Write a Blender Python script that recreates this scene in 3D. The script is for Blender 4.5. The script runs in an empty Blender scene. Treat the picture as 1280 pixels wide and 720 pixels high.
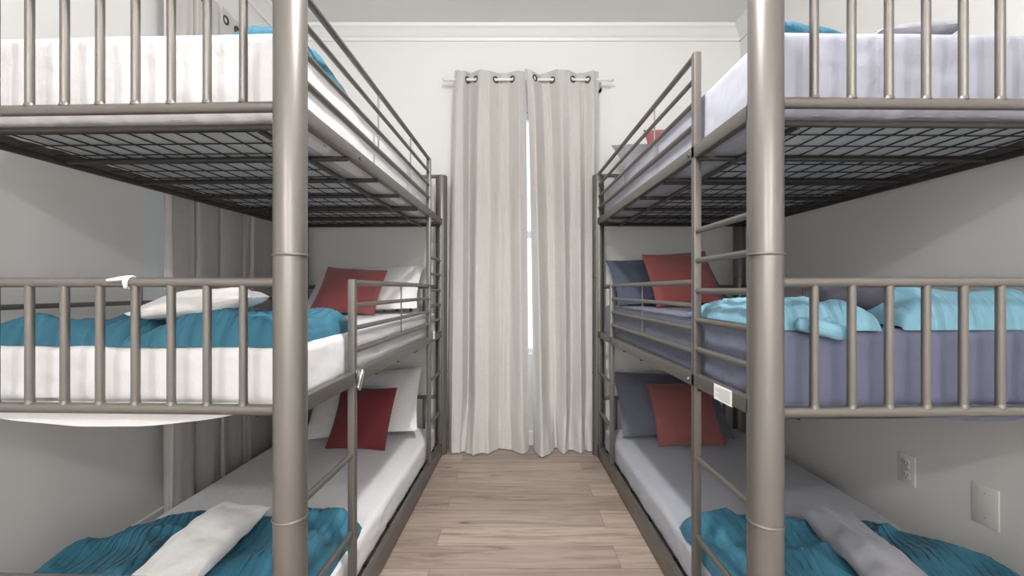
import bpy, bmesh, math, random
from mathutils import Vector, Matrix, noise

C = bpy.context.scene.collection
PI = math.pi
random.seed(7)

# ------------------------------------------------------------------ camera, world, light, exposure
CAM_H, F_PX, CY = 1.1194, 555.28, 361.7
cam = bpy.data.objects.new('camera', bpy.data.cameras.new('camera'))
C.objects.link(cam)
cam.location = (0, 0, CAM_H)
cam.rotation_euler = (PI / 2, 0, 0)
cam.data.sensor_width = 36
cam.data.lens = 36 * F_PX / 1280
cam.data.shift_y = (CY - 360) / 1280
cam.data.clip_start = 0.02
bpy.context.scene.camera = cam

vs = bpy.context.scene.view_settings
vs.view_transform = 'Standard'
vs.look = 'None'
vs.gamma = 1
vs.use_curve_mapping = False
vs.exposure = 0.0

world = bpy.data.worlds.new('sky')
bpy.context.scene.world = world
world.use_nodes = True
bgn = world.node_tree.nodes['Background']
bgn.inputs['Color'].default_value = (0.62, 0.82, 1.0, 1)
bgn.inputs['Strength'].default_value = 2.5


def lamp(name, kind, loc, power, color, rot=(0, 0, 0), **kw):
    d = bpy.data.lights.new(name, kind)
    d.energy = power
    d.color = color
    for k, v in kw.items():
        setattr(d, k, v)
    o = bpy.data.objects.new(name, d)
    C.objects.link(o)
    o.location = loc
    o.rotation_euler = rot
    return o


# ceiling lamp of the room (behind the photographer) and a soft fill light added behind the camera
for lx in (-0.85, 0.85):
    lamp('ceiling_lamp_light', 'POINT', (lx, -2.2, 2.86), 88, (1.0, 0.985, 0.965), shadow_soft_size=0.07)
lamp('aisle_lamp_light', 'POINT', (0.06, 0.95, 2.78), 30, (1.0, 0.985, 0.965), shadow_soft_size=0.09)
lamp('aisle_downlight', 'SPOT', (0.06, 0.95, 2.92), 150, (1.0, 0.985, 0.965), (0, 0, 0),
     spot_size=math.radians(128), spot_blend=0.55, shadow_soft_size=0.06)
lamp('room_fill_light', 'AREA', (0, -3.2, 1.45), 26, (0.95, 0.97, 1.0), (PI / 2, 0, 0),  # added fill light; the room is closed at this end
     shape='RECTANGLE', size=2.6, size_y=2.3)


# ------------------------------------------------------------------ materials
def mat(name, color, rough=0.6, metal=0.0, **kw):
    m = bpy.data.materials.new(name)
    m.use_nodes = True
    b = m.node_tree.nodes['Principled BSDF']
    b.inputs['Base Color'].default_value = (*color, 1)
    b.inputs['Roughness'].default_value = rough
    b.inputs['Metallic'].default_value = metal
    for k, v in kw.items():
        b.inputs[k].default_value = v
    return m


def add_bump(m, scale=(60, 60, 60), nscale=1.0, strength=0.15, dist=0.002, detail=3, coord='Object', mix=None):
    nt = m.node_tree
    b = nt.nodes['Principled BSDF']
    tc = nt.nodes.new('ShaderNodeTexCoord')
    mp = nt.nodes.new('ShaderNodeMapping')
    mp.inputs['Scale'].default_value = scale
    nz = nt.nodes.new('ShaderNodeTexNoise')
    nz.inputs['Scale'].default_value = nscale
    nz.inputs['Detail'].default_value = detail
    bp = nt.nodes.new('ShaderNodeBump')
    bp.inputs['Strength'].default_value = strength
    bp.inputs['Distance'].default_value = dist
    nt.links.new(tc.outputs[coord], mp.inputs['Vector'])
    nt.links.new(mp.outputs['Vector'], nz.inputs['Vector'])
    nt.links.new(nz.outputs['Fac'], bp.inputs['Height'])
    nt.links.new(bp.outputs['Normal'], b.inputs['Normal'])
    if mix:
        base = b.inputs['Base Color'].default_value[:]
        cr = nt.nodes.new('ShaderNodeMixRGB')
        cr.inputs[1].default_value = base
        cr.inputs[2].default_value = (*[c * mix for c in base[:3]], 1)
        nt.links.new(nz.outputs['Fac'], cr.inputs[0])
        nt.links.new(cr.outputs[0], b.inputs['Base Color'])
    return m


def fabric(name, color, weave=700, sheen=0.15):
    m = mat(name, color, 0.9)
    m.node_tree.nodes['Principled BSDF'].inputs['Sheen Weight'].default_value = sheen
    return add_bump(m, (1, 1.0, .7), 17, 0.55, 0.010, 4)


def quilt_mat(name, color):
    """teal quilt: rows of stitching across the cloth (in the cloth's own UV)"""
    m = mat(name, color, 0.75)
    nt = m.node_tree
    b = nt.nodes['Principled BSDF']
    b.inputs['Sheen Weight'].default_value = 0.05
    uv = nt.nodes.new('ShaderNodeTexCoord')
    nz = nt.nodes.new('ShaderNodeTexNoise')
    nz.inputs['Scale'].default_value = 9
    nz.inputs['Detail'].default_value = 4
    add = nt.nodes.new('ShaderNodeMixRGB')
    add.blend_type = 'ADD'
    add.inputs[0].default_value = 0.012
    wv = nt.nodes.new('ShaderNodeTexWave')
    wv.wave_type = 'BANDS'
    wv.bands_direction = 'X'
    wv.wave_profile = 'SIN'
    wv.inputs['Scale'].default_value = 11
    ab = nt.nodes.new('ShaderNodeMath')
    ab.operation = 'POWER'
    ab.inputs[1].default_value = 0.35
    nt.links.new(uv.outputs['UV'], nz.inputs['Vector'])
    nt.links.new(uv.outputs['UV'], add.inputs[1])
    nt.links.new(nz.outputs['Color'], add.inputs[2])
    nt.links.new(add.outputs[0], wv.inputs['Vector'])
    nt.links.new(wv.outputs['Fac'], ab.inputs[0])
    bp = nt.nodes.new('ShaderNodeBump')
    bp.inputs['Strength'].default_value = 0.38
    bp.inputs['Distance'].default_value = 0.006
    nt.links.new(ab.outputs[0], bp.inputs['Height'])
    bp2 = nt.nodes.new('ShaderNodeBump')
    bp2.inputs['Strength'].default_value = 0.5
    bp2.inputs['Distance'].default_value = 0.012
    nz2 = nt.nodes.new('ShaderNodeTexNoise')
    nz2.inputs['Scale'].default_value = 22
    nt.links.new(uv.outputs['UV'], nz2.inputs['Vector'])
    nt.links.new(nz2.outputs['Fac'], bp2.inputs['Height'])
    nt.links.new(bp.outputs['Normal'], bp2.inputs['Normal'])
    nt.links.new(bp2.outputs['Normal'], b.inputs['Normal'])
    return m


def floor_mat():
    m = mat('oak_laminate', (0.5, 0.4, 0.32), 0.42)
    nt = m.node_tree
    b = nt.nodes['Principled BSDF']
    tc = nt.nodes.new('ShaderNodeTexCoord')
    br = nt.nodes.new('ShaderNodeTexBrick')
    br.offset = 0.37
    br.offset_frequency = 2
    br.inputs['Color1'].default_value = (0.0, 0.0, 0.0, 1)
    br.inputs['Color2'].default_value = (1, 1, 1, 1)
    br.inputs['Mortar'].default_value = (0.5, 0.5, 0.5, 1)
    br.inputs['Scale'].default_value = 1
    br.inputs['Mortar Size'].default_value = 0.0012
    br.inputs['Mortar Smooth'].default_value = 0.1
    br.inputs['Brick Width'].default_value = 1.22
    br.inputs['Row Height'].default_value = 0.155
    mpb = nt.nodes.new('ShaderNodeMapping')
    mpb.inputs['Location'].default_value = (0.33, 0.077, 0)
    nt.links.new(tc.outputs['Object'], mpb.inputs['Vector'])
    nt.links.new(mpb.outputs['Vector'], br.inputs['Vector'])
    # grain, shifted from plank to plank
    sc = nt.nodes.new('ShaderNodeVectorMath'); sc.operation = 'SCALE'
    sc.inputs['Scale'].default_value = 7.0
    nt.links.new(br.outputs['Color'], sc.inputs[0])
    ad = nt.nodes.new('ShaderNodeVectorMath'); ad.operation = 'ADD'
    nt.links.new(tc.outputs['Object'], ad.inputs[0])
    nt.links.new(sc.outputs[0], ad.inputs[1])
    mp = nt.nodes.new('ShaderNodeMapping')
    mp.inputs['Scale'].default_value = (1.1, 15, 1)
    nt.links.new(ad.outputs[0], mp.inputs['Vector'])
    g = nt.nodes.new('ShaderNodeTexNoise')
    g.inputs['Scale'].default_value = 2.2
    g.inputs['Detail'].default_value = 8
    g.inputs['Roughness'].default_value = 0.62
    g.inputs['Distortion'].default_value = 0.9
    nt.links.new(mp.outputs['Vector'], g.inputs['Vector'])
    r1 = nt.nodes.new('ShaderNodeValToRGB')
    e = r1.color_ramp.elements
    e[0].position = 0.27; e[0].color = (0.16, 0.115, 0.092, 1)
    e[1].position = 0.72; e[1].color = (0.47, 0.395, 0.345, 1)
    n = e.new(0.40); n.color = (0.31, 0.245, 0.205, 1)
    n = e.new(0.52); n.color = (0.40, 0.325, 0.28, 1)
    nt.links.new(g.outputs['Fac'], r1.inputs['Fac'])
    # plank tone
    r2 = nt.nodes.new('ShaderNodeValToRGB')
    r2.color_ramp.elements[0].color = (0.80, 0.78, 0.77, 1)
    r2.color_ramp.elements[1].color = (1.12, 1.10, 1.08, 1)
    nt.links.new(br.outputs['Color'], r2.inputs['Fac'])
    mu = nt.nodes.new('ShaderNodeMixRGB'); mu.blend_type = 'MULTIPLY'; mu.inputs[0].default_value = 1
    nt.links.new(r1.outputs[0], mu.inputs[1])
    nt.links.new(r2.outputs[0], mu.inputs[2])
    # knots
    mk = nt.nodes.new('ShaderNodeMapping'); mk.inputs['Scale'].default_value = (2.6, 9, 1)
    nt.links.new(ad.outputs[0], mk.inputs['Vector'])
    vo = nt.nodes.new('ShaderNodeTexVoronoi'); vo.inputs['Scale'].default_value = 1
    nt.links.new(mk.outputs['Vector'], vo.inputs['Vector'])
    rk = nt.nodes.new('ShaderNodeValToRGB')
    rk.color_ramp.elements[0].position = 0.03; rk.color_ramp.elements[0].color = (0.35, 0.27, 0.23, 1)
    rk.color_ramp.elements[1].position = 0.10; rk.color_ramp.elements[1].color = (1, 1, 1, 1)
    nt.links.new(vo.outputs['Distance'], rk.inputs['Fac'])
    mu2 = nt.nodes.new('ShaderNodeMixRGB'); mu2.blend_type = 'MULTIPLY'; mu2.inputs[0].default_value = 1
    nt.links.new(mu.outputs[0], mu2.inputs[1]); nt.links.new(rk.outputs[0], mu2.inputs[2])
    # joints
    jo = nt.nodes.new('ShaderNodeMixRGB'); jo.inputs[2].default_value = (0.16, 0.12, 0.09, 1)
    nt.links.new(br.outputs['Fac'], jo.inputs[0]); nt.links.new(mu2.outputs[0], jo.inputs[1])
    nt.links.new(jo.outputs[0], b.inputs['Base Color'])
    bp = nt.nodes.new('ShaderNodeBump'); bp.inputs['Strength'].default_value = 0.12
    bp.inputs['Distance'].default_value = 0.002
    nt.links.new(g.outputs['Fac'], bp.inputs['Height']); nt.links.new(bp.outputs['Normal'], b.inputs['Normal'])
    return m


def curtain_mat(name, color):
    m = mat(name, color, 0.9)
    nt = m.node_tree
    b = nt.nodes['Principled BSDF']
    b.inputs['Sheen Weight'].default_value = 0.1
    tc = nt.nodes.new('ShaderNodeTexCoord')
    outs = []
    for s in ((420, 420, 14), (26, 26, 520)):
        mp = nt.nodes.new('ShaderNodeMapping'); mp.inputs['Scale'].default_value = s
        nz = nt.nodes.new('ShaderNodeTexNoise'); nz.inputs['Scale'].default_value = 1; nz.inputs['Detail'].default_value = 2
        nt.links.new(tc.outputs['Object'], mp.inputs['Vector']); nt.links.new(mp.outputs['Vector'], nz.inputs['Vector'])
        outs.append(nz.outputs['Fac'])
    a = nt.nodes.new('ShaderNodeMath'); a.operation = 'ADD'
    nt.links.new(outs[0], a.inputs[0]); nt.links.new(outs[1], a.inputs[1])
    r = nt.nodes.new('ShaderNodeValToRGB')
    r.color_ramp.elements[0].position = 0.38; r.color_ramp.elements[0].color = (*[c * 0.92 for c in color], 1)
    r.color_ramp.elements[1].position = 0.62; r.color_ramp.elements[1].color = (*[min(1, c * 1.04) for c in color], 1)
    h = nt.nodes.new('ShaderNodeMath'); h.operation = 'MULTIPLY'; h.inputs[1].default_value = 0.5
    nt.links.new(a.outputs[0], h.inputs[0]); nt.links.new(h.outputs[0], r.inputs['Fac'])
    nt.links.new(r.outputs[0], b.inputs['Base Color'])
    bp = nt.nodes.new('ShaderNodeBump'); bp.inputs['Strength'].default_value = 0.1; bp.inputs['Distance'].default_value = 0.001
    nt.links.new(a.outputs[0], bp.inputs['Height']); nt.links.new(bp.outputs['Normal'], b.inputs['Normal'])
    return m


M = {}
M['wall'] = add_bump(mat('wall_paint', (0.79, 0.785, 0.77), 0.75), (1, 1, 1), 140, 0.08, 0.0015, 3)
M['ceil'] = mat('ceiling_paint', (0.84, 0.835, 0.82), 0.8)
M['trim'] = mat('trim_paint', (0.83, 0.825, 0.81), 0.35)
M['floor'] = floor_mat()
M['metal'] = mat('taupe_metal', (0.178, 0.166, 0.152), 0.38, 0.6)
M['wire'] = mat('dark_wire', (0.045, 0.043, 0.042), 0.5, 0.4)
M['deck'] = mat('deck_metal', (0.060, 0.055, 0.050), 0.45, 0.4)
M['bolt'] = mat('bolt_steel', (0.22, 0.21, 0.20), 0.3, 0.9)
M['chrome'] = mat('brushed_nickel', (0.65, 0.65, 0.66), 0.28, 1.0)
M['ring'] = mat('dark_grommet', (0.06, 0.06, 0.07), 0.3, 0.8)
M['white_rod'] = mat('white_rod', (0.78, 0.77, 0.75), 0.4)
M['sheet_w'] = fabric('white_sheet', (0.72, 0.72, 0.735))
M['sheet_up'] = fabric('pale_lavender_sheet', (0.37, 0.38, 0.45))
M['sheet_mid'] = fabric('slate_sheet', (0.118, 0.132, 0.200))
M['sheet_low'] = fabric('lavender_grey_sheet', (0.37, 0.385, 0.435))
M['ticking'] = fabric('mattress_underside', (0.42, 0.46, 0.49))
M['coral'] = fabric('coral_velvet', (0.30, 0.080, 0.080), sheen=0.3)
M['red'] = fabric('red_velvet', (0.17, 0.024, 0.030), sheen=0.2)
M['rose'] = fabric('dusty_rose_velvet', (0.25, 0.085, 0.080), sheen=0.3)
M['pil_w'] = fabric('white_pillowcase', (0.80, 0.79, 0.79))
M['pil_b'] = fabric('slate_pillowcase', (0.060, 0.070, 0.115))
M['pil_g'] = fabric('grey_pillowcase', (0.29, 0.295, 0.335))
M['pil_s'] = fabric('grey_slate_pillowcase', (0.125, 0.135, 0.175))
M['char'] = fabric('charcoal_cotton', (0.060, 0.058, 0.078))
M['teal'] = quilt_mat('teal_quilt', (0.026, 0.138, 0.210))
M['teal_l'] = quilt_mat('aqua_quilt', (0.20, 0.405, 0.52))
M['curt'] = curtain_mat('linen_curtain', (0.55, 0.535, 0.515))
M['plate'] = mat('plate_plastic', (0.80, 0.79, 0.76), 0.4)
M['slot'] = mat('slot_dark', (0.03, 0.03, 0.03), 0.6)
M['paper'] = mat('paper_label', (0.85, 0.85, 0.84), 0.6)
M['ink'] = mat('label_print', (0.35, 0.35, 0.36), 0.6)
M['pvc'] = mat('window_pvc', (0.8, 0.8, 0.8), 0.35)
M['glass'] = mat('window_glass', (1, 1, 1), 0.0, **{'Transmission Weight': 1.0, 'IOR': 1.02})


# ------------------------------------------------------------------ mesh helpers
def link(name, bm, m, parent=None, smooth=True, recalc=True):
    if recalc:
        bmesh.ops.recalc_face_normals(bm, faces=bm.faces)
    me = bpy.data.meshes.new(name)
    bm.to_mesh(me)
    bm.free()
    for mm in (m if isinstance(m, (list, tuple)) else [m]):
        me.materials.append(mm)
    if smooth:
        me.polygons.foreach_set('use_smooth', [True] * len(me.polygons))
        try:
            me.set_sharp_from_angle(angle=math.radians(38))
        except Exception:
            pass
    o = bpy.data.objects.new(name, me)
    C.objects.link(o)
    if parent:
        o.parent = parent
    return o


def tag(o, label=None, cat=None, group=None, kind=None):
    for k, v in (('label', label), ('category', cat), ('group', group), ('kind', kind)):
        if v:
            o[k] = v
    return o


def empty(name, loc=(0, 0, 0), rz=0):
    o = bpy.data.objects.new(name, None)
    o.empty_display_size = 0.1
    C.objects.link(o)
    o.location = loc
    o.rotation_euler = (0, 0, rz)
    return o


def dup(root):
    r = root.copy(); C.objects.link(r)
    for ch in list(root.children):
        c = ch.copy(); C.objects.link(c); c.parent = r
        for g in list(ch.children):
            d = g.copy(); C.objects.link(d); d.parent = c
    return r


def box(bm, x0, x1, y0, y1, z0, z1, bev=0.0):
    t = bmesh.new()
    bmesh.ops.create_cube(t, size=1, matrix=Matrix.Translation(((x0 + x1) / 2, (y0 + y1) / 2, (z0 + z1) / 2)) @
                          Matrix.Diagonal((x1 - x0, y1 - y0, z1 - z0, 1)))
    if bev:
        bmesh.ops.bevel(t, geom=t.edges[:], offset=bev, segments=2, profile=0.5, affect='EDGES')
    me = bpy.data.meshes.new('tmp'); t.to_mesh(me); t.free(); bm.from_mesh(me); bpy.data.meshes.remove(me)


def tube(bm, pts, r, seg=12, caps=True):
    """round tube through a list of points (r may be a list)"""
    pts = [Vector(p) for p in pts]
    rs = r if isinstance(r, (list, tuple)) else [r] * len(pts)
    rings = []
    up = None
    for i, p in enumerate(pts):
        d = (pts[min(i + 1, len(pts) - 1)] - pts[max(i - 1, 0)]).normalized()
        if up is None:
            up = d.orthogonal().normalized()
        up = (up - d * up.dot(d)).normalized()
        sd = d.cross(up)
        rings.append([bm.verts.new(p + (up * math.cos(2 * PI * k / seg) + sd * math.sin(2 * PI * k / seg)) * rs[i])
                      for k in range(seg)])
    for a, b in zip(rings, rings[1:]):
        for k in range(seg):
            bm.faces.new((a[k], a[(k + 1) % seg], b[(k + 1) % seg], b[k]))
    if caps:
        bm.faces.new(rings[0][::-1]); bm.faces.new(rings[-1])


def torus(bm, c, axis, R, r, seg=28, ss=8):
    ax = Vector(axis).normalized(); u = ax.orthogonal().normalized(); v = ax.cross(u); c = Vector(c)
    rings = []
    for i in range(seg):
        a = 2 * PI * i / seg
        d = u * math.cos(a) + v * math.sin(a)
        rings.append([bm.verts.new(c + d * (R + r * math.cos(2 * PI * k / ss)) + ax * r * math.sin(2 * PI * k / ss)) for k in range(ss)])
    for i in range(seg):
        a, b = rings[i], rings[(i + 1) % seg]
        for k in range(ss):
            bm.faces.new((a[k], a[(k + 1) % ss], b[(k + 1) % ss], b[k]))


def lathe(bm, prof, c=(0, 0), seg=32):
    rings = []
    for r, z in prof:
        rings.append([bm.verts.new((c[0] + r * math.cos(2 * PI * k / seg), c[1] + r * math.sin(2 * PI * k / seg), z)) for k in range(seg)])
    for a, b in zip(rings, rings[1:]):
        for k in range(seg):
            bm.faces.new((a[k], a[(k + 1) % seg], b[(k + 1) % seg], b[k]))
    bm.faces.new(rings[0][::-1]); bm.faces.new(rings[-1])


def nz(x, y, z, s=1.0, seed=0.0):
    return noise.noise(Vector((x * s + seed * 13.7, y * s - seed * 7.3, z * s + seed * 3.1)))


def at(px, py, z):
    """point of the room seen at a photo pixel, on the horizontal plane z"""
    Y = (CAM_H - z) * F_PX / (py - CY)
    return Vector(((px - 640) * Y / F_PX, Y, z))


# ------------------------------------------------------------------ the room
XL, XR, YB, YF, ZC = -1.645, 1.645, 3.20, -3.4, 3.00


def structure(name, bm, m, smooth=False):
    o = link(name, bm, m, smooth=smooth)
    o['kind'] = 'structure'
    return o


b = bmesh.new(); box(b, XL - .12, XR + .12, YF - .12, YB + .12, -0.08, 0); structure('floor', b, M['floor'])
b = bmesh.new(); box(b, XL - .12, XR + .12, YF - .12, YB + .12, ZC, ZC + .08); structure('ceiling', b, M['ceil'])
b = bmesh.new(); box(b, XR, XR + .12, YF - .12, YB + .12, 0, ZC); structure('wall_right', b, M['wall'])
b = bmesh.new(); box(b, XL, XR, YF - .12, YF, 0, ZC); structure('wall_front', b, M['wall'])
# back wall with a tall window behind the curtains
WX0, WX1, WZ0, WZ1 = -0.30, 0.52, 0.64, 2.40
b = bmesh.new()
box(b, XL, WX0, YB, YB + .12, 0, ZC); box(b, WX1, XR, YB, YB + .12, 0, ZC)
box(b, WX0, WX1, YB, YB + .12, 0, WZ0); box(b, WX0, WX1, YB, YB + .12, WZ1, ZC)
structure('wall_back', b, M['wall'])
# left wall with a window behind its curtain
VY0, VY1 = 2.12, 2.86
b = bmesh.new()
box(b, XL - .12, XL, YF - .12, VY0, 0, ZC); box(b, XL - .12, XL, VY1, YB + .12, 0, ZC)
box(b, XL - .12, XL, VY0, VY1, 0, 0.85); box(b, XL - .12, XL, VY0, VY1, WZ1, ZC)
structure('wall_left', b, M['wall'])


def window(name, horizontal, a0, a1, z0, z1, plane):
    """sash window set in a wall opening; horizontal = runs along x"""
    def bx(bm, s0, s1, d0, d1, zz0, zz1, bev=.004):
        if horizontal:
            box(bm, s0, s1, plane + d0, plane + d1, zz0, zz1, bev)
        else:
            box(bm, plane - d1, plane - d0, s0, s1, zz0, zz1, bev)
    root = empty(name, ((a0 + a1) / 2, plane, z0) if horizontal else (plane, (a0 + a1) / 2, z0))
    root['kind'] = 'structure'
    inv = Matrix.Translation(-root.location)
    f = bmesh.new()
    w = .05
    bx(f, a0, a0 + w, .03, .09, z0, z1); bx(f, a1 - w, a1, .03, .09, z0, z1)
    bx(f, a0, a1, .03, .09, z0, z0 + w); bx(f, a0, a1, .03, .09, z1 - w, z1)
    zm = (z0 + z1) / 2
    bx(f, a0 + w, a1 - w, .035, .085, zm - .025, zm + .025)
    f.transform(inv)
    link('window_frame', f, M['pvc'], root, smooth=False)
    for q0, q1 in ((z0 + w, zm - .025), (zm + .025, z1 - w)):
        g = bmesh.new(); bx(g, a0 + w, a1 - w, .057, .063, q0, q1, 0); g.transform(inv)
        link('pane', g, M['glass'], root, smooth=False)
    s = bmesh.new(); bx(s, a0, a1, .0, .03, z0, z0 + .02); s.transform(inv)
    link('window_sill', s, M['trim'], root, smooth=False)
    return root


window('window_1', True, WX0, WX1, WZ0, WZ1, YB)
window('window_2', False, VY0, VY1, 0.85, WZ1, XL)


def crown(name, p0, p1, inward):
    prof = [(0, 0), (.012, 0), (.016, .018), (.030, .030), (.055, .062), (.070, .074), (.074, .095), (0, .095)]
    bm = bmesh.new()
    p0, p1, n = Vector(p0), Vector(p1), Vector(inward)
    A = [bm.verts.new(p0 + n * d + Vector((0, 0, z))) for d, z in prof]
    B = [bm.verts.new(p1 + n * d + Vector((0, 0, z))) for d, z in prof]
    k = len(prof)
    for i in range(k):
        bm.faces.new((A[i], A[(i + 1) % k], B[(i + 1) % k], B[i]))
    bm.faces.new(A[::-1]); bm.faces.new(B)
    return structure(name, bm, M['trim'])


zc = ZC - .095
crown('trim_1', (XL, YB, zc), (XR, YB, zc), (0, -1, 0))
crown('trim_2', (XL, YF, zc), (XL, YB, zc), (1, 0, 0))
crown('trim_3', (XR, YF, zc), (XR, YB, zc), (-1, 0, 0))
for nm, a in (('baseboard_left', (XL, XL + .014, YF, YB, 0, .10)), ('baseboard_right', (XR - .014, XR, YF, YB, 0, .10)),
              ('baseboard_back', (XL + .014, XR - .014, YB - .014, YB, 0, .10))):
    b = bmesh.new(); box(b, *a, bev=.004); structure(nm, b, M['trim'])

# ------------------------------------------------------------------ the bunk beds
# local frame: x from the aisle (0) to the wall (W), y along the bed from its upper-ladder end (0) to the other end (L)
L, W, ZT = 1.93, 0.965, 1.896
LEVELS = (0.067, 0.820, 1.573)
PR = 0.0395
LAD = 0.39
GUARD = (0.322, 0.246, 0.168, 0.092)


def metal(name, root, fn, m='metal'):
    bm = bmesh.new(); fn(bm)
    return link(name, bm, M[m], root)


def build_bed():
    root = empty('bunk_bed')
    for px in (0, W):
        for py in (0, L):
            p = metal('post', root, lambda bm: lathe(bm, [(PR - .004, 0), (PR, .004), (PR, ZT - .010), (PR - .003, ZT - .003), (PR - .010, ZT)], (px, py)))
            for z in (0.556, 1.204):
                metal('joint_ring', p, lambda bm: torus(bm, (px, py, z), (0, 0, 1), PR, .0035, 36))
    for px in (0, W):
        for z in LEVELS:
            zlo = .008 if z == LEVELS[0] else z - .021
            r = metal('side_rail', root, lambda bm: box(bm, px - .0125, px + .0125, .036, L - .036, zlo, z + .021, .003))
            if px == 0:
                for y in (LAD + .03, L - LAD - .03):
                    def bolt(bm, y=y, z=z):
                        tube(bm, [(-.0125, y, z - .002), (-.0165, y, z - .002)], .0065, 12)
                        tube(bm, [(-.0160, y, z - .002), (-.0185, y, z - .002)], .0040, 6)
                    metal('bolt', r, bolt, 'bolt')
    # thin square uprights beside the aisle posts
    for y in (.053, L - .053):
        metal('corner_tube', root, lambda bm: box(bm, -.0125, .0125, y - .0125, y + .0125, 0, 1.60, .003))
    # head and foot boards on every level
    for y in (0, L):
        for z in LEVELS:
            top = z + .317
            metal('bottom_rail', root, lambda bm: tube(bm, [(.03, y, z), (W - .03, y, z)], .0135, 16))
            metal('top_rail', root, lambda bm: tube(bm, [(.03, y, top), (W - .03, y, top)], .0125, 16))
            for k in range(9):
                x = .1195 + k * .0925
                s = metal('spindle', root, lambda bm: tube(bm, [(x, y, z + .009), (x, y, top - .008)], .0100, 14))
                metal('weld_plug', s, lambda bm: tube(bm, [(x, y, z + .009), (x, y, z + .018)], [.0125, .0104], 12))
    # ladder uprights on the aisle side
    metal('ladder_upright', root, lambda bm: box(bm, -.0125, .0125, LAD - .013, LAD + .013, .088, ZT + .006, .004))
    metal('ladder_upright', root, lambda bm: box(bm, -.0125, .0125, L - LAD - .013, L - LAD + .013, .088, LEVELS[1] + GUARD[0] + .012, .004))
    for z in (1.312, 1.214, 1.114, 1.018, .922, .565, .305):
        metal('ladder_rung', root, lambda bm: tube(bm, [(0, .06, z), (0, LAD - .008, z)], .0095, 14))
    for z in (.565, .305):
        metal('ladder_rung', root, lambda bm: tube(bm, [(0, L - LAD + .008, z), (0, L - .06, z)], .0095, 14))
    # guard rails: middle bunk between the two uprights, upper bunk from the upright to the far post
    for zl, y0, y1, thin in ((LEVELS[1], LAD, L - LAD, (L / 2,)), (LEVELS[2], LAD, L - .02, (.80, 1.28))):
        for i, g in enumerate(GUARD):
            metal('guard_bar', root, lambda bm: tube(bm, [(0, y0 + .01, zl + g), (0, y1 - .01, zl + g)], .0105 if i in (0, 3) else .0085, 14))
        for y in thin:
            metal('guard_wire', root, lambda bm: tube(bm, [(0, y, zl + GUARD[3] + .002), (0, y, zl + GUARD[0] - .002)], .0035, 8))
    # wall side guards
    for zl in LEVELS[1:2]:
        for i, g in enumerate(GUARD):
            metal('guard_bar', root, lambda bm: tube(bm, [(W, .02, zl + g), (W, L - .02, zl + g)], .0105 if i in (0, 3) else .0085, 14))
        for y in (.62, 1.28):
            metal('guard_wire', root, lambda bm: tube(bm, [(W, y, zl + .02), (W, y, zl + GUARD[0] - .002)], .0045, 8))
    # decks
    for z in LEVELS:
        zz = z - .026
        for y in (.065, .37, .66, .70, 1.00, 1.29, 1.58, 1.865):
            metal('support_bar', root, lambda bm: tube(bm, [(.0, y, zz), (W, y, zz)], .009, 10), 'deck')
        for x, rr in ((.125, .0085), (W - .004, .0125)):
            metal('deck_side_bar', root, lambda bm: tube(bm, [(x, .065, zz - .004), (x, L - .065, zz - .004)], rr, 10), 'deck')

        def mesh(bm):
            n = 12
            for i in range(1, n):
                x = .125 + (W - .155) * i / n
                tube(bm, [(x, .07, zz + .009), (x, L - .07, zz + .009)], .0022, 5)
            y = .065
            while y < L - .17:
                y += .0975
                tube(bm, [(.125, y, zz + .006), (W - .02, y, zz + .006)], .0022, 5)
        metal('wire_mesh', root, mesh, 'wire')
    return root


FIT_L = (-.5505, 1.1037, .036)
FIT_R = (.6169, 1.0808, -.0172)
bedR = build_bed()
bedL = dup(bedR)
bedR.location = (FIT_R[0], FIT_R[1], 0)
bedR.rotation_euler.z = -FIT_R[2]
bedL.location = (FIT_L[0] + L * math.sin(FIT_L[2]), FIT_L[1] + L * math.cos(FIT_L[2]), 0)
bedL.rotation_euler.z = PI - FIT_L[2]
tag(bedR, 'taupe metal triple bunk bed along the bare right wall, dressed in grey and slate sheets', 'bunk bed', 'metal triple bunk beds')
tag(bedL, 'taupe metal triple bunk bed along the curtained left wall, dressed in white sheets', 'bunk bed', 'metal triple bunk beds')

# things only one of the beds has
bm = bmesh.new(); box(bm, -.0150, -.0124, .135, .235, .797, .841)
lab = tag(link('paper_label', bm, M['paper'], bedR, smooth=False), 'white paper label')
bm = bmesh.new()
for k in range(7):
    box(bm, -.0154, -.0149, .142, .142 + (.084 if k % 3 else .06), .803 + k * .005, .8046 + k * .005)
link('printed_lines', bm, M['ink'], lab, smooth=False)
bm = bmesh.new()
for k in range(2):
    y = L - LAD + (.01 if k == 0 else 0)
box(bm, -.022, -.013, L - LAD - .040, L - LAD - .016, .775, .842, .002)
bm.transform(Matrix.Translation((0, L - LAD - .03, .81)) @ Matrix.Rotation(.6, 4, 'X') @ Matrix.Translation((0, -(L - LAD - .03), -.81)))
link('bracket', bm, M['chrome'], bedL)
bm = bmesh.new(); box(bm, -.0165, -.0124, .285, .325, .815, .865, .001)
tag(link('hang_tag', bm, M['paper'], bedL), 'white tag')


def to_world(bed, side_pt):
    """(v from aisle, u from the camera end, z) of a bed -> world"""
    v, u, z = side_pt
    x0, y0, a = FIT_L if bed == 'l' else FIT_R
    s = -1 if bed == 'l' else 1
    return Vector((x0 + u * math.sin(a) + s * v * math.cos(a), y0 + u * math.cos(a) - s * v * math.sin(a), z))


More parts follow.
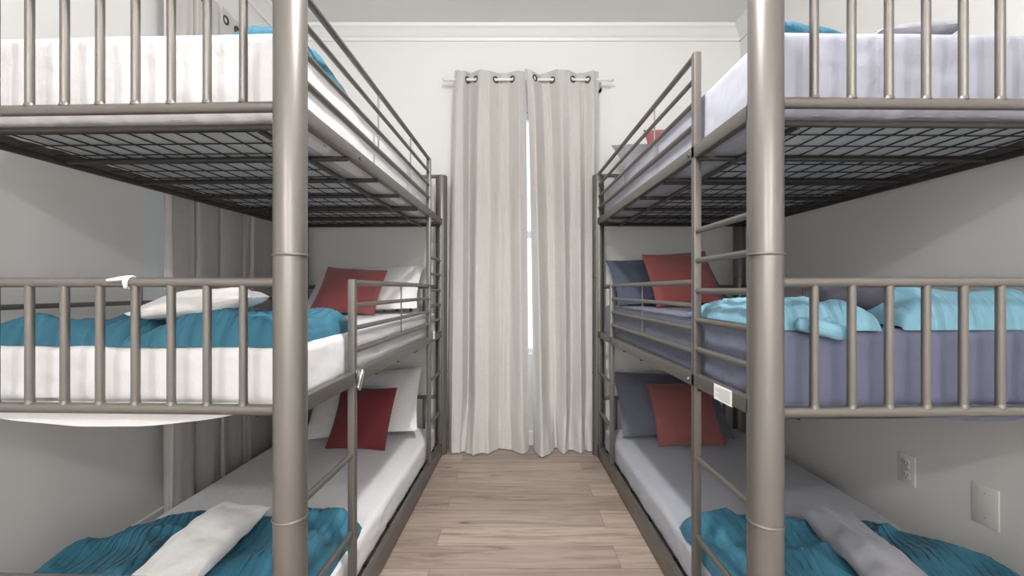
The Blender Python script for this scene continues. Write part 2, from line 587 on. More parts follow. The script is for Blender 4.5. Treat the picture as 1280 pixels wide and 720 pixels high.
# ------------------------------------------------------------------ mattresses with fitted sheets
def rounded(nx, ny, nzz, sx, sy, sz, r, disp):
    """subdivided rounded box, centred in x,y, z from 0 to sz; disp(point, normal) -> offset along the normal"""
    bm = bmesh.new()
    hx, hy, hz = sx / 2, sy / 2, sz / 2
    cache = {}

    def vert(i, j, k):
        key = (i, j, k)
        if key in cache:
            return cache[key]
        p = Vector(((2 * i / nx - 1) * hx, (2 * j / ny - 1) * hy, (2 * k / nzz - 1) * hz))
        q = Vector((max(-hx + r, min(hx - r, p.x)), max(-hy + r, min(hy - r, p.y)), max(-hz + r, min(hz - r, p.z))))
        d = p - q
        n = d.normalized() if d.length > 1e-6 else Vector((0, 0, 1))
        s = q + n * r if d.length > 1e-6 else p
        s = s + Vector((0, 0, hz))
        s += n * disp(s, n)
        cache[key] = bm.verts.new(s)
        return cache[key]
    for (n1, n2, f) in ((nx, ny, 'z'), (nx, nzz, 'y'), (ny, nzz, 'x')):
        for side in (0, 1):
            for a in range(n1):
                for c in range(n2):
                    if f == 'z':
                        q = [(a, c, side * nzz), (a + 1, c, side * nzz), (a + 1, c + 1, side * nzz), (a, c + 1, side * nzz)]
                    elif f == 'y':
                        q = [(a, side * ny, c), (a + 1, side * ny, c), (a + 1, side * ny, c + 1), (a, side * ny, c + 1)]
                    else:
                        q = [(side * nx, a, c), (side * nx, a + 1, c), (side * nx, a + 1, c + 1), (side * nx, a, c + 1)]
                    bm.faces.new([vert(*t) for t in q])
    bmesh.ops.recalc_face_normals(bm, faces=bm.faces)
    return bm


MW, ML = W - .060, L - .100
ZTOP = {}


def mattress(bed, level, thick, sheet, label, seed, wr=1.0):
    z0 = LEVELS[level] - .0155
    ZTOP[bed, level] = z0 + thick
    root = empty('mattress', to_world(bed, (W / 2, L / 2, z0)), FIT_L[2] * -1 if bed == 'l' else -FIT_R[2])
    tag(root, label, 'mattress', 'twin mattresses on the bunks')
    core = rounded(10, 20, 4, MW - .012, ML - .012, thick - .012, .035, lambda p, n: 0)
    core.transform(Matrix.Translation((0, 0, .001)))
    link('mattress_body', core, M['ticking'], root)

    def disp(p, n):
        side = 1 - abs(n.z)
        e = 0
        # gathers that hang down the sides, and slack diagonal creases
        s = p.y if abs(n.x) > abs(n.y) else p.x
        e += side * wr * .0022 * nz(s, p.z * .25, 0, 6, seed)
        e += side * wr * .0045 * max(0, nz(s * .8 - p.z * 1.6, p.z * .5 + s * .3, 4, 8, seed) + .1)
        e += side * wr * .0030 * max(0, nz(s * .5 + p.z * 2.2, p.z * .6, 6, 13, seed))
        e += max(0, n.z) * (.0022 * nz(p.x, p.y * .5, 0, 7, seed) - .0018)
        if n.z < -.3:
            e += .0012 * nz(s, 0, 0, 40, seed) - .002
        if p.z < .06 and n.z < .3:      # elasticated gathers along the lower edge
            e += (1 - p.z / .06) * .0045 * nz(s, p.z * .6, 8, 30, seed) * (1.3 if n.z < -.3 else 1)
        return min(e, .007) - .003
    sh = rounded(80, 140, 18, MW, ML, thick, .030, disp)
    # the sheet wraps under the mattress by an uneven elasticated margin
    kill = []
    for f in sh.faces:
        c = f.calc_center_median()
        if c.z < .012:
            dx, dy = MW / 2 - abs(c.x), ML / 2 - abs(c.y)
            mgn = .085 + .03 * nz(c.x, c.y, 0, 5, seed) + .012 * nz(c.x, c.y, 1, 18, seed)
            if dx > mgn and dy > mgn:
                kill.append(f)
    bmesh.ops.delete(sh, geom=kill, context='FACES')
    link('fitted_sheet', sh, M[sheet], root)
    return root


mattress('l', 2, .245, 'sheet_w', 'white sheeted mattress on the top bunk at left', 1)
mL1 = mattress('l', 1, .171, 'sheet_w', 'white sheeted mattress on the middle bunk at left, its sheet sagging below the rail', 2)
mattress('l', 0, .146, 'sheet_w', 'white sheeted mattress on the floor level bunk at left', 3)
mattress('r', 2, .233, 'sheet_up', 'pale lavender sheeted mattress on the top bunk at right', 4)
mR1 = mattress('r', 1, .217, 'sheet_mid', 'dark slate sheeted mattress on the middle bunk at right', 5, 1.2)
mattress('r', 0, .146, 'sheet_low', 'lavender grey sheeted mattress on the floor level bunk at right', 6)


def sheet_flap(root, x0, x1, drop, m, yoff, seed):
    """slack of a sheet hanging in a shallow swag below the foot rail"""
    bm = bmesh.new()
    n, k = 44, 8
    rows = []
    for side in (0, 1):
        g = []
        for i in range(n + 1):
            t = i / n
            d = drop * (math.sin(PI * t) ** .75) * (1 + .10 * nz(t * 5, seed, 0))
            g.append([bm.verts.new((x0 + (x1 - x0) * t, -ML / 2 + yoff - .002 + .002 * nz(t * 8, j * .3, seed) + side * .0022,
                                    .02 - (d + .02) * j / k)) for j in range(k + 1)])
        for a, c in zip(g, g[1:]):
            for j in range(k):
                bm.faces.new((a[j], a[j + 1], c[j + 1], c[j]))
        rows.append(g)
    a, c = rows
    for i in range(n):
        bm.faces.new((a[i][k], a[i + 1][k], c[i + 1][k], c[i][k]))
    return link('hanging_sheet_edge', bm, M[m], root)


sheet_flap(mL1, -.46, .345, .046, 'sheet_w', -.004, 3)
sheet_flap(mR1, -.16, .43, .022, 'sheet_mid', -.003, 8)


# ------------------------------------------------------------------ pillows and cushions
def pillow_bm(w, h, t, seed, wr=.006, n=36, concave=.05, power=.55):
    bm = bmesh.new()
    g = {}
    for side in (1, -1):
        for i in range(n + 1):
            for j in range(n + 1):
                a, c = 2 * i / n - 1, 2 * j / n - 1
                edge = i in (0, n) or j in (0, n)
                if side == -1 and edge:
                    g[side, i, j] = g[1, i, j]
                    continue
                x = w / 2 * a * (1 - concave * (1 - c * c) * abs(a))
                y = h / 2 * c * (1 - concave * (1 - a * a) * abs(c))
                th = ((1 - a * a) * (1 - c * c)) ** power
                rad = max(abs(a), abs(c))
                zz = side * (t / 2 * th)
                if not edge:
                    zz += wr * th ** .5 * (nz(x, y, side * 2, 7, seed) + .6 * nz(x + y * .4, y, side * 3, 19, seed) * rad)
                else:
                    zz += .006 * nz(x, y, 0, 6, seed)
                g[side, i, j] = bm.verts.new((x, y, zz))
    for side in (1, -1):
        for i in range(n):
            for j in range(n):
                bm.faces.new([g[side, i, j], g[side, i + 1, j], g[side, i + 1, j + 1], g[side, i, j + 1]])
    rim = [g[1, i, 0] for i in range(n)] + [g[1, n, j] for j in range(n)] + [g[1, i, n] for i in range(n, 0, -1)] + [g[1, 0, j] for j in range(n, 0, -1)]
    return bm, rim


def pillow(name, m, base, w, h, t, lean, roll, yaw, label, cat, group, seed, wr=.006, piping=None):
    """leaning pillow; base = middle of its bottom edge, lean = angle from horizontal"""
    bm, rim = pillow_bm(w, h, t, seed, wr)
    mtx = Matrix.Rotation(yaw, 4, 'Z') @ Matrix.Rotation(lean, 4, 'X') @ Matrix.Rotation(roll, 4, 'Z')
    bm.transform(mtx)
    zmin = min(v.co.z for v in bm.verts)
    off = mtx.to_3x3() @ Vector((0, -h / 2, 0))
    bm.transform(Matrix.Translation((-off.x, -off.y, -zmin)))
    pts = [v.co.copy() for v in rim]
    o = link(name, bm, M[m])
    o.location = base
    if name == 'cushion':
        sb = bmesh.new(); tube(sb, pts + pts[:1], .0028, 8, caps=False)
        link('piping', sb, M[m], o)
    tag(o, label, cat, group)
    return o


R = math.radians
zL1, zL0, zR1, zR0, zR2 = ZTOP['l', 1], ZTOP['l', 0], ZTOP['r', 1], ZTOP['r', 0], ZTOP['r', 2]
PG, CG = 'sleeping pillows at the head of the bunks', 'square velvet cushions on the bunks'
pillow('pillow', 'pil_w', (-.92, 2.66, zL1), .70, .43, .13, R(40), R(4), R(-2), 'white pillow behind the coral cushion on the left middle bunk', 'pillow', PG, 1, .012)
pillow('cushion', 'coral', (-.960, 2.50, zL1), .36, .36, .12, R(46), R(-5), R(6), 'coral red square cushion leaning on the left middle bunk', 'cushion', CG, 2, .005)
pillow('pillow', 'pil_w', (-.93, 2.72, zL0), .70, .46, .13, R(48), R(6), R(-3), 'white pillow behind the red cushion on the left floor level bunk', 'pillow', PG, 3, .012)
pillow('cushion', 'red', (-.905, 2.56, zL0), .355, .37, .12, R(58), R(0), R(-6), 'deep red square cushion leaning on the left floor level bunk', 'cushion', CG, 4, .005)
pillow('pillow', 'pil_b', (.985, 2.66, zR1), .70, .45, .13, R(40), R(-1), R(2), 'dark slate pillow behind the red cushion on the right middle bunk', 'pillow', PG, 5, .010)
pillow('cushion', 'coral', (1.00, 2.48, zR1), .38, .39, .12, R(52), R(5), R(-5), 'red square cushion against the dark pillow on the right middle bunk', 'cushion', CG, 6, .005)
pillow('pillow', 'pil_s', (1.03, 2.74, zR0), .70, .46, .13, R(48), R(-2), R(3), 'slate grey pillow behind the dusty rose cushion on the right floor level bunk', 'pillow', PG, 7, .012)
pillow('cushion', 'rose', (1.055, 2.60, zR0), .385, .39, .12, R(56), R(3), R(-4), 'dusty rose square cushion leaning on the right floor level bunk', 'cushion', CG, 8, .005)
pillow('pillow', 'pil_g', (1.03, 2.68, zR2), .70, .45, .13, R(42), R(0), R(2), 'pale grey pillow at the head of the right top bunk', 'pillow', PG, 9, .010)
pillow('cushion', 'coral', (1.00, 2.50, zR2), .40, .40, .12, R(52), R(0), R(-4), 'coral cushion peeking over the mattress edge of the right top bunk', 'cushion', CG, 10, .005)


# ------------------------------------------------------------------ quilts and folded bedding
def quilt_body(bm, corners, H, ridges, seed, res=(120, 130), rough=1.0, edge=.32, uvscale=1.0, jag=.014, z0=0.0, droop='', pitch=.030, along=0):
    """soft padded sheet lying on a flat surface: corners (x,y) of its footprint in order, thickness H,
    ridges = (s0,t0,s1,t1,width,height) folds in its own 0..1 coordinates"""
    uvl = bm.loops.layers.uv.verify()
    c = [Vector((p[0], p[1])) for p in corners]
    ns, nt_ = res
    su = ((c[1] - c[0]).length + (c[2] - c[3]).length) / 2
    sv = ((c[3] - c[0]).length + (c[2] - c[1]).length) / 2
    top, bot, st = [], [], {}
    for i in range(ns + 1):
        rt, rb = [], []
        for j in range(nt_ + 1):
            s, t = i / ns, j / nt_
            p = c[0] * (1 - s) * (1 - t) + c[1] * s * (1 - t) + c[2] * s * t + c[3] * (1 - s) * t
            ed = min(s, 1 - s, t, 1 - t)
            x = p.x + jag * nz(s * 4, t * 4, 1, 1.3, seed) * (1 + 0 * ed)
            y = p.y + jag * nz(s * 4, t * 4, 5, 1.3, seed)
            ds = min(s, 1 - s) * su / edge
            dt = min(t, 1 - t) * sv / edge
            pr = math.sqrt(max(0, 1 - max(0, 1 - ds * 3.2) ** 2)) * math.sqrt(max(0, 1 - max(0, 1 - dt * 3.2) ** 2))
            h = H * (1 + .30 * rough * nz(x, y, 0, 5, seed))
            # soft sharp-crested folds
            r = 1 - abs(nz(x * 1.0, y * 1.4, 0, 4.2, seed + 5))
            h += rough * .05 * max(0, r - .72) * 2.2
            r2 = 1 - abs(nz(x * 1.6 + .3 * y, y, 3, 9, seed + 9))
            h += rough * .010 * max(0, r2 - .70) * 2.2
            for (s0, t0, s1, t1, w, a) in ridges:
                A = Vector((s0 * su, t0 * sv)); B = Vector((s1 * su, t1 * sv)); P = Vector((s * su, t * sv))
                AB = B - A
                k = max(0, min(1, (P - A).dot(AB) / max(1e-6, AB.length_squared)))
                d = (P - A - AB * k).length + .015 * nz(x, y, 7, 8, seed)
                h += a * math.exp(-(d / w) ** 2)
            # rows of stitching pull the padding in; small puckers between them
            q = (s * su if along == 0 else t * sv) + .006 * nz(s * su, t * sv, 2, 9, seed)
            w_ = (t * sv if along == 0 else s * su)
            gq = abs((q / pitch) % 1.0 - .5) * 2
            h -= .0085 * (gq ** 8)
            h += .0013 * nz(q * 1.2, w_ * 2.6, 4, 34, seed) * (1 - gq ** 4)
            h = max(.006, h)
            # the cloth follows the rounded edge of the mattress
            dz = 0
            for cond, dd in (('t' in droop, t * sv), ('s' in droop, s * su), ('S' in droop, (1 - s) * su)):
                if cond and dd < .022:
                    dz = max(dz, .030 - math.sqrt(.030 ** 2 - (.022 - dd) ** 2))
            vt = bm.verts.new((x, y, z0 + .002 + h * pr - dz))
            vb = bm.verts.new((x, y, z0 + .0015 - dz)) if 0 < i < ns and 0 < j < nt_ else vt
            rt.append(vt); rb.append(vb)
            st[vt] = st[vb] = (s * su * uvscale, t * sv * uvscale)
        top.append(rt); bot.append(rb)
    for g in (top, bot):
        for i in range(ns):
            for j in range(nt_):
                q = [g[i][j], g[i + 1][j], g[i + 1][j + 1], g[i][j + 1]]
                try:
                    f = bm.faces.new(q)
                except ValueError:
                    continue
                for lp in f.loops:
                    lp[uvl].uv = st[lp.vert]


def roll_body(bm, pts, radii, flat, seed, seg=26, n=48, uvscale=1.0, wob=.2):
    """a fat rolled or folded edge of cloth through points (x,y,z of its axis); flat squashes the section in z"""
    uvl = bm.loops.layers.uv.verify()
    pts = [Vector(p) for p in pts]
    rings, uvs = [], {}
    m = len(pts) - 1
    ln = sum((b_ - a_).length for a_, b_ in zip(pts, pts[1:]))
    for i in range(n + 1):
        t = i / n * m
        k = min(int(t), m - 1)
        f = t - k
        p0, p1, p2, p3 = pts[max(k - 1, 0)], pts[k], pts[k + 1], pts[min(k + 2, m)]
        p = .5 * ((2 * p1) + (p2 - p0) * f + (2 * p0 - 5 * p1 + 4 * p2 - p3) * f * f + (3 * p1 - p0 - 3 * p2 + p3) * f ** 3)
        r = radii[k] * (1 - f) + radii[k + 1] * f
        e = min(i, n - i) / n * ln / max(r, 1e-4)
        r *= math.sqrt(max(.02, 1 - max(0, 1 - e) ** 2))
        d = (p2 - p1).normalized()
        side = d.cross(Vector((0, 0, 1)))
        side = side.normalized() if side.length > 1e-3 else Vector((1, 0, 0))
        up = side.cross(d)
        ring = []
        for q in range(seg):
            a = 2 * PI * q / seg
            rr = r * (1 + wob * nz(math.cos(a) * 1.2 + i * .05, math.sin(a) * 1.2, i * .14, 1.0, seed))
            v = bm.verts.new(p + side * math.cos(a) * rr + up * math.sin(a) * rr * flat)
            uvs[v] = (i / n * ln * uvscale, q / seg * 2 * PI * r * uvscale)
            ring.append(v)
        rings.append(ring)
    for A, B in zip(rings, rings[1:]):
        for q in range(seg):
            f = bm.faces.new((A[q], A[(q + 1) % seg], B[(q + 1) % seg], B[q]))
            for lp in f.loops:
                lp[uvl].uv = uvs[lp.vert]
    bm.faces.new(rings[0][::-1]); bm.faces.new(rings[-1])


def finish(name, bm, m, base, label, cat, group):
    bm.transform(Matrix.Translation(-Vector(base)))
    o = link(name, bm, M[m])
    o.location = base
    return tag(o, label, cat, group)


QG = 'teal quilts rumpled at the foot of the bunks'
FG = 'folded bed linen lying on the quilts'


def P(bed, v, u):
    p = to_world(bed, (v, u, 0))
    return (p.x, p.y)


# left, middle bunk
bm = bmesh.new()
z = ZTOP['l', 1]
quilt_body(bm, [P('l', .90, .057), P('l', .43, .057), P('l', .43, .56), P('l', .90, .50)], .034, [(.0, .1, .55, .12, .07, .028), (.75, .2, .95, .25, .06, .012), (.2, .9, .9, .9, .10, .02)], 21, z0=z, rough=.6, droop='t')
quilt_body(bm, [P('l', .46, .056), P('l', .045, .056), P('l', .050, .54), P('l', .50, .56)], .050, [(.3, .12, .95, .10, .06, .020), (.15, .5, .5, .2, .05, .022), (.45, .5, .9, .45, .05, .020), (.15, .85, .9, .8, .08, .02)], 22, z0=z, rough=.6, droop='tS')
finish('quilt', bm, 'teal', (*P('l', .45, .3), z), 'blue teal quilt rumpled across the foot of the left middle bunk', 'quilt', QG)
# left, floor level
bm = bmesh.new()
z = ZTOP['l', 0]
quilt_body(bm, [P('l', .905, .07), P('l', .40, .07), P('l', .66, .68), P('l', .895, .32)], .060, [(.03, .1, .08, .95, .05, .045), (.5, .2, .6, .9, .10, .02), (.1, .97, .9, .97, .05, .03)], 31, z0=z, rough=.65, droop='t')
quilt_body(bm, [P('l', .46, .07), P('l', .045, .07), P('l', .055, .62), P('l', .48, .56)], .070, [(.15, .9, .95, .9, .06, .03), (.2, .2, .9, .5, .06, .03), (.5, .7, .9, .2, .06, .03)], 32, z0=z, rough=.8, droop='tS')
finish('quilt', bm, 'teal', (*P('l', .45, .3), z), 'dark teal quilt bunched at the foot of the left floor level bunk', 'quilt', QG)
# left, top bunk
bm = bmesh.new()
z = ZTOP['l', 2]
quilt_body(bm, [P('l', .26, .10), P('l', .045, .08), P('l', .045, .50), P('l', .30, .55)], .034, [(.45, .15, .6, .5, .07, .030), (.9, .1, .9, .8, .04, .018)], 41, z0=z, rough=.5, droop='S')
quilt_body(bm, [P('l', .90, .16), P('l', .30, .30), P('l', .29, .56), P('l', .90, .56)], .024, [(.03, .0, .06, .9, .08, .040)], 42, z0=z, rough=.4)
finish('quilt', bm, 'teal', (*P('l', .45, .3), z), 'teal quilt on the left top bunk, only its crest showing over the mattress', 'quilt', QG)
# right, top bunk
bm = bmesh.new()
z = ZTOP['r', 2]
quilt_body(bm, [P('r', .08, .10), P('r', .34, .16), P('r', .36, .5), P('r', .08, .5)], .030, [(0.1, .2, .2, .9, .07, .015)], 51, z0=z, rough=.4)
roll_body(bm, [(*P('r', .085, .15), z + .036), (*P('r', .20, .155), z + .034), (*P('r', .42, .175), z + .012)], [.037, .033, .012], .95, 52)
finish('quilt', bm, 'teal', (*P('r', .2, .3), z), 'dark teal quilt rolled at the foot of the right top bunk', 'quilt', QG)
# right, middle bunk
bm = bmesh.new()
z = ZTOP['r', 1]
quilt_body(bm, [P('r', .040, .12), P('r', .33, .10), P('r', .36, .60), P('r', .040, .58)], .036, [(.1, .3, .9, .25, .08, .02), (.1, .6, .9, .7, .08, .02)], 61, z0=z, rough=.6)
quilt_body(bm, [P('r', .040, .052), P('r', .325, .052), P('r', .345, .22), P('r', .040, .24)], .046, [(.05, .25, .95, .2, .05, .016)], 62, z0=z, rough=.35, droop='ts', edge=.22)
quilt_body(bm, [P('r', .12, .0535), P('r', .335, .052), P('r', .33, .15), P('r', .14, .15)], .022, [], 65, z0=z, rough=.3, droop='t', edge=.10, pitch=.022)
roll_body(bm, [(*P('r', .10, .040), z + .012), (*P('r', .155, .033), z + .002), (*P('r', .205, .031), z - .010), (*P('r', .228, .032), z - .012)], [.014, .016, .0155, .013], 1.25, 63, wob=.10)
quilt_body(bm, [P('r', .40, .057), P('r', .92, .057), P('r', .92, .56), P('r', .40, .56)], .055, [(.15, .0, .25, .9, .07, .030), (.5, .1, .9, .3, .08, .02), (.1, .3, .9, .9, .08, .02)], 64, z0=z, rough=.6, droop='t')
finish('quilt', bm, 'teal_l', (*P('r', .45, .3), z), 'light aqua quilt heaped across the foot of the right middle bunk', 'quilt', QG)
# right, floor level
bm = bmesh.new()
z = ZTOP['r', 0]
quilt_body(bm, [P('r', .035, .08), P('r', .50, .08), P('r', .50, .52), P('r', .045, .66)], .070, [(.05, .95, .9, .9, .07, .03), (.2, .2, .9, .6, .08, .03), (.1, .6, .6, .55, .05, -.02)], 71, z0=z, rough=.8, droop='ts')
quilt_body(bm, [P('r', .46, .08), P('r', .912, .08), P('r', .905, .30), P('r', .68, .66)], .065, [(.97, .05, .95, .95, .045, .035), (.1, .97, .9, .97, .05, .03), (.2, .3, .7, .8, .06, .02)], 72, z0=z, rough=.65, droop='t')
finish('quilt', bm, 'teal', (*P('r', .45, .3), z), 'teal quilt spread over the foot of the right floor level bunk', 'quilt', QG)


def folded(name, m, a, b_, width, thick, z, tilt, label, cat, seed, wr=.010):
    """soft folded bundle from point a to point b (x,y), lying at height z"""
    a, b_ = Vector((a[0], a[1])), Vector((b_[0], b_[1]))
    d = b_ - a
    bm, rim = pillow_bm(d.length, width, thick, seed, wr, n=44, concave=.03, power=.42)
    # a folded crease running along its length
    for v in bm.verts:
        v.co.z += .010 * math.exp(-((v.co.y - width * .18) / .02) ** 2) * (1 if v.co.z > 0 else 0)
    bm.transform(Matrix.Rotation(math.atan2(d.y, d.x), 4, 'Z') @ Matrix.Rotation(tilt, 4, 'Y'))
    zmin = min(v.co.z for v in bm.verts)
    bm.transform(Matrix.Translation((0, 0, -zmin)))
    o = link(name, bm, M[m])
    o.location = ((a.x + b_.x) / 2, (a.y + b_.y) / 2, z)
    return tag(o, label, cat, FG)


folded('folded_sheet', 'pil_w', P('l', .20, .20), P('l', .50, .14), .17, .070, zL1 + .060, R(8), 'white folded sheet lying on the blue quilt of the left middle bunk', 'bed sheet', 11, .016)
folded('folded_pillowcase', 'pil_w', P('l', .40, .06), P('l', .445, .50), .20, .085, zL0 + .080, R(0), 'long white folded pillowcase across the quilt of the left floor level bunk', 'pillowcase', 12, .020)
folded('folded_pillowcase', 'pil_g', P('r', .44, .08), P('r', .52, .54), .18, .085, zR0 + .080, R(0), 'long grey folded pillowcase across the quilt of the right floor level bunk', 'pillowcase', 13, .020)
folded('folded_sheet', 'char', P('r', .32, .27), P('r', .53, .20), .17, .075, zR1 + .032, R(-4), 'dark charcoal folded sheet tucked into the aqua quilt of the right middle bunk', 'bed sheet', 14, .018)
folded('folded_sheet', 'pil_g', P('r', .38, .17), P('r', .60, .15), .14, .055, zR2 + .002, R(-3), 'pale grey folded sheet on the mattress of the right top bunk', 'bed sheet', 15)

# a white knotted cloth strip on the foot rail of the left middle bunk
bm = bmesh.new()
cx, cy_ = P('l', .415, 0)
zr = LEVELS[1] + .317
torus(bm, (cx, cy_, zr), (1, 0, .2), .0150, .0032, 20, 8)
torus(bm, (cx + .006, cy_, zr), (1, 0, -.15), .0150, .0032, 20, 8)
roll_body(bm, [(cx + .004, cy_ - .012, zr + .010), (cx - .014, cy_ - .017, zr + .008), (cx - .040, cy_ - .018, zr + .004)], [.0060, .0070, .004], .8, 91, 12, 16)
roll_body(bm, [(cx + .004, cy_ - .016, zr + .004), (cx + .006, cy_ - .017, zr - .006), (cx + .006, cy_ - .016, zr - .016)], [.0050, .0055, .003], .8, 92, 12, 16)
finish('cloth_strip', bm, 'sheet_w', (cx, cy_, zr - .02), 'small white cloth strip knotted on the foot rail of the left middle bunk', 'cloth', None)


# ------------------------------------------------------------------ curtains
def interp(keys, x):
    if x <= keys[0][0]:
        return keys[0][1]
    for (a, va), (c, vc) in zip(keys, keys[1:]):
        if x <= c:
            f = (x - a) / (c - a)
            f = f * f * (3 - 2 * f)
            return va * (1 - f) + vc * f
    return keys[-1][1]


def curtain(name, frame, top, bottom, ztop, zbot, label, grommets, seed, puddle=.02, pud2=.06, group='grommet curtains', nrow=100):
    """hanging cloth; top and bottom are (along, depth) polylines of the same length, frame(along, depth, z) -> world"""
    root = empty(name, frame(top[len(top) // 2][0], 0, 0))
    tag(root, label, 'curtain', group)
    base = Vector(root.location)
    n = 170
    m = len(top) - 1
    bm = bmesh.new()
    grid = []
    for r in range(nrow + 1):
        q = r / 30 * .035 if r <= 30 else .035 + (r - 30) / (nrow - 30) * .965
        z = ztop + (zbot - ztop) * q
        row = []
        w = q ** .42
        for i in range(n + 1):
            t = i / n * m
            def ev(pts):
                k = min(int(t), m - 1); f = t - k
                a = interp([(j, pts[j][0]) for j in range(max(0, k), min(m, k + 1) + 1)], t)
                d = interp([(j, pts[j][1]) for j in range(max(0, k), min(m, k + 1) + 1)], t)
                lin = pts[k][0] * (1 - f) + pts[k + 1][0] * f
                return .6 * lin + .4 * a, d
            at_, dt_ = ev(top); ab, db = ev(bottom)
            a = at_ * (1 - w) + ab * w
            d = dt_ * (1 - w) + db * w
            ef = min(1, min(i, n - i) / 22)
            a += .012 * q * ef * nz(t * .7, q * 2.2, 1, 1, seed)
            d += .014 * nz(t * 1.1, q * 2.4, 3, 1, seed) * min(1, q * 3) + .004 * nz(t * 4, q * 3, 5, 1, seed)
            if q > .86:          # cloth crumples where it meets the floor
                k = (q - .86) / .14
                d += k * ((puddle + pud2 * max(0, nz(t * 1.1, q * 3, 9, 1, seed) + .15) * 2) * ef + .010 * ef * nz(t * 3, q * 12, 6, 1, seed))
                a += k * .02 * ef * nz(t * 1.5, q * 6, 12, 1, seed)
            zz = z
            zz += .006 * math.cos(t * 1.9) * max(0, 1 - r / 25)
            row.append(bm.verts.new(Vector(frame(a, d, zz)) - base))
        grid.append(row)
    for A, B in zip(grid, grid[1:]):
        for i in range(n):
            bm.faces.new((A[i], A[i + 1], B[i + 1], B[i]))
    # the grommets sit in holes of the cloth, each lying in the slope of its fold
    rings = []
    zr = ztop - .055
    ri = min(range(nrow + 1), key=lambda r: abs(grid[r][0].co.z + base.z - zr))
    for a in grommets:
        w = Vector(frame(a, 0, zr)) - base
        ax = (Vector(frame(a + 1, 0, zr)) - Vector(frame(a, 0, zr)))
        row = grid[ri]
        ii = min(range(8, n - 8), key=lambda q: abs((row[q].co - w).dot(ax)))
        tan = (row[min(n, ii + 5)].co - row[max(0, ii - 5)].co); tan.z = 0
        nrm = tan.normalized().cross(Vector((0, 0, 1)))
        c = row[ii].co.copy(); c.z = zr - base.z
        rings.append((c, nrm))
    kill = [f for f in bm.faces if any((f.calc_center_median() - c).length < .0185 for c, _ in rings)]
    bmesh.ops.delete(bm, geom=kill, context='FACES')
    bmesh.ops.recalc_face_normals(bm, faces=bm.faces)
    bmesh.ops.solidify(bm, geom=bm.faces[:], thickness=.0025)
    link('curtain_panel', bm, M['curt'], root, recalc=False)
    for c, nrm in rings:
        g = bmesh.new()
        torus(g, c, nrm, .0195, .0052, 28, 8)
        link('grommet', g, M['ring'], root)
    return root


ZR = 2.585
YROD = 3.105


def fb(a, d, z):       # back wall: along x, depth towards the room
    return (a, YROD - d, z)


def pxX(px, Y=3.085):
    return (px - 640) * Y / F_PX


topL = [(pxX(569), .005), (pxX(574), .030), (pxX(580), .026), (pxX(588), -.024), (pxX(602), .030), (pxX(611), .030),
        (pxX(626), -.026), (pxX(633), -.026), (pxX(647), .032), (pxX(656), .012)]
botL = [(pxX(560), .0), (pxX(566), .045), (pxX(577), .040), (pxX(583), -.060), (pxX(594), .065), (pxX(610), .050),
        (pxX(626), -.030), (pxX(637), -.005), (pxX(652), .085), (pxX(661), .03)]
topR = [(pxX(655.5), .030), (pxX(662), .034), (pxX(675), -.026), (pxX(683), -.026), (pxX(698), .034), (pxX(710), .036),
        (pxX(723), -.026), (pxX(729), -.026), (pxX(741), .032), (pxX(749), .005)]
botR = [(pxX(667), .03), (pxX(676), .085), (pxX(690), -.045), (pxX(697), -.03), (pxX(707), .060), (pxX(716), -.035),
        (pxX(725), .055), (pxX(735), -.01), (pxX(743), .008), (pxX(749), -.02)]
gl = [pxX(583.5), pxX(594.5), pxX(619), pxX(640)]
gr = [pxX(668.5), pxX(691), pxX(717), pxX(735)]
curtain('curtain', fb, topL, botL, ZR + .055, .006, 'left one of the two pale linen curtains hanging on the back wall', gl, 3)
curtain('curtain', fb, topR, botR, ZR + .055, .006, 'right one of the two pale linen curtains hanging on the back wall', gr, 8)


def rod(frame, a0, a1, label):
    root = empty('curtain_rod', frame(a0, 0, ZR))
    base = Vector(root.location)
    tag(root, label, 'curtain rod', 'curtain rods')
    bm = bmesh.new(); tube(bm, [Vector(frame(a0, 0, ZR)) - base, Vector(frame(a1, 0, ZR)) - base], .0095, 16)
    link('rod', bm, M['white_rod'], root)
    for a, s in ((a0, -1), (a1, 1)):
        bm = bmesh.new()
        tube(bm, [Vector(frame(a + s * q, 0, ZR)) - base for q in (-.004, .006, .010, .020, .030, .036)], [.013, .013, .010, .016, .012, .003], 16)
        link('finial', bm, M['white_rod'], root)
    for a in (a0 + .055, a1 - .055):
        bm = bmesh.new()
        tube(bm, [Vector(frame(a, .0, ZR - .012)) - base, Vector(frame(a, -.09, ZR - .030)) - base], .007, 10)
        tube(bm, [Vector(frame(a, -.095, ZR - .030)) - base, Vector(frame(a, -.112, ZR - .030)) - base], .024, 18)
        link('bracket', bm, M['white_rod'], root)
    return root


rod(fb, pxX(559), pxX(762), 'slim white curtain rod with small finials on the back wall')


def fl(a, d, z):       # left wall: along y, depth towards the room
    return (XL + .062 + d, a, z)


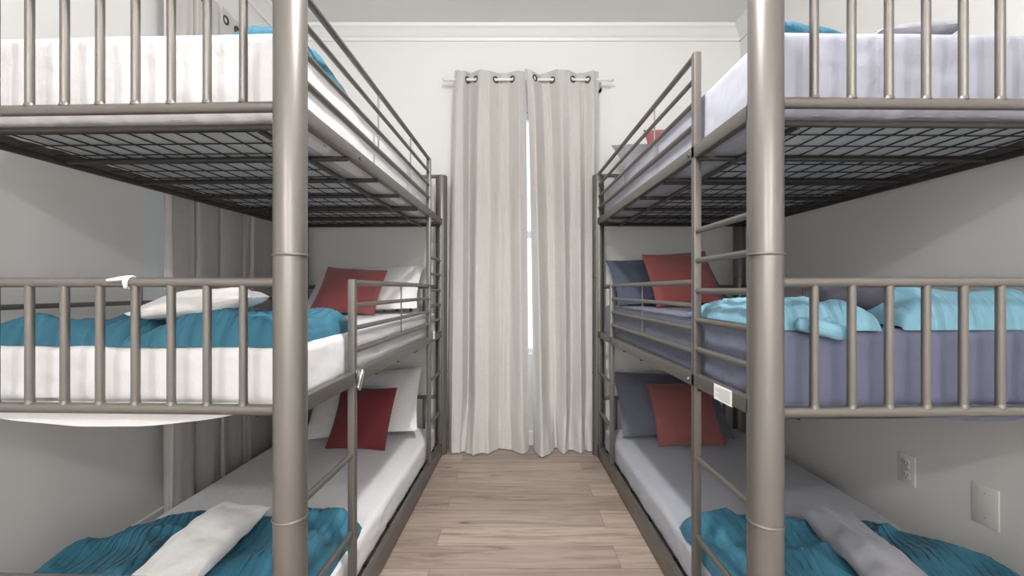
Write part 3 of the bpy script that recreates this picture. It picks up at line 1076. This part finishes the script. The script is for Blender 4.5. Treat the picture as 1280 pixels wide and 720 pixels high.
yt = [2.015, 2.04, 2.165, 2.18, 2.20, 2.35, 2.368, 2.385, 2.545, 2.565, 2.585, 2.63, 2.645, 2.66, 2.80, 2.97]
dt = [.0, .026, .026, -.034, .026, .026, -.034, .026, .026, -.034, .026, .026, -.02, .026, .026, .01]
curtain('curtain', fl, list(zip(yt, dt)), [(y + .01, d * 1.0) for y, d in zip(yt, dt)], ZR + .055, .006,
        'grey linen curtain hanging on the left wall behind the bunk bed', [2.12, 2.24, 2.425, 2.52], 5, puddle=.0, pud2=0)
rod(fl, 1.97, 3.02, 'slim white curtain rod on the left wall above the bunk bed')


# ------------------------------------------------------------------ wall plates
def plate(name, Y, z, wdt, hgt, label):
    root = empty(name, (XR, Y, z))
    tag(root, label, 'wall plate' if 'blank' in name else 'outlet')
    bm = bmesh.new(); box(bm, -.006, 0, -wdt / 2, wdt / 2, -hgt / 2, hgt / 2, .0025)
    link('cover_plate', bm, M['plate'], root)
    return root


def on_right_wall(px, py):
    Y = XR * F_PX / (px - 640)
    return Y, CAM_H - (py - CY) * Y / F_PX


Y, z = on_right_wall(1135, 586)
o = plate('wall_outlet', Y, z, .076, .125, 'white double socket outlet on the right wall above the floor level bunk')
for s in (-1, 1):
    bm = bmesh.new(); box(bm, -.009, -.005, -.017, .017, s * .024 - .015, s * .024 + .015, .0025)
    f = link('socket_face', bm, M['plate'], o)
    bm = bmesh.new()
    box(bm, -.0094, -.0088, -.0085, -.0062, s * .024 - .004, s * .024 + .006); box(bm, -.0094, -.0088, .0062, .0085, s * .024 - .004, s * .024 + .006)
    tube(bm, [(-.0094, 0, s * .024 - .009), (-.0088, 0, s * .024 - .009)], .0025, 10)
    link('slots', bm, M['slot'], f, smooth=False)
bm = bmesh.new(); tube(bm, [(-.0072, 0, 0), (-.0058, 0, 0)], .003, 10); link('screw', bm, M['chrome'], o)
Y, z = on_right_wall(1233, 632)
o = plate('blank_wall_plate', Y, z, .088, .140, 'plain white blank cover plate on the right wall near the photo edge')
for s in (-1, 1):
    bm = bmesh.new(); tube(bm, [(-.0072, 0, s * .042), (-.0058, 0, s * .042)], .003, 10); link('screw', bm, M['chrome'], o)
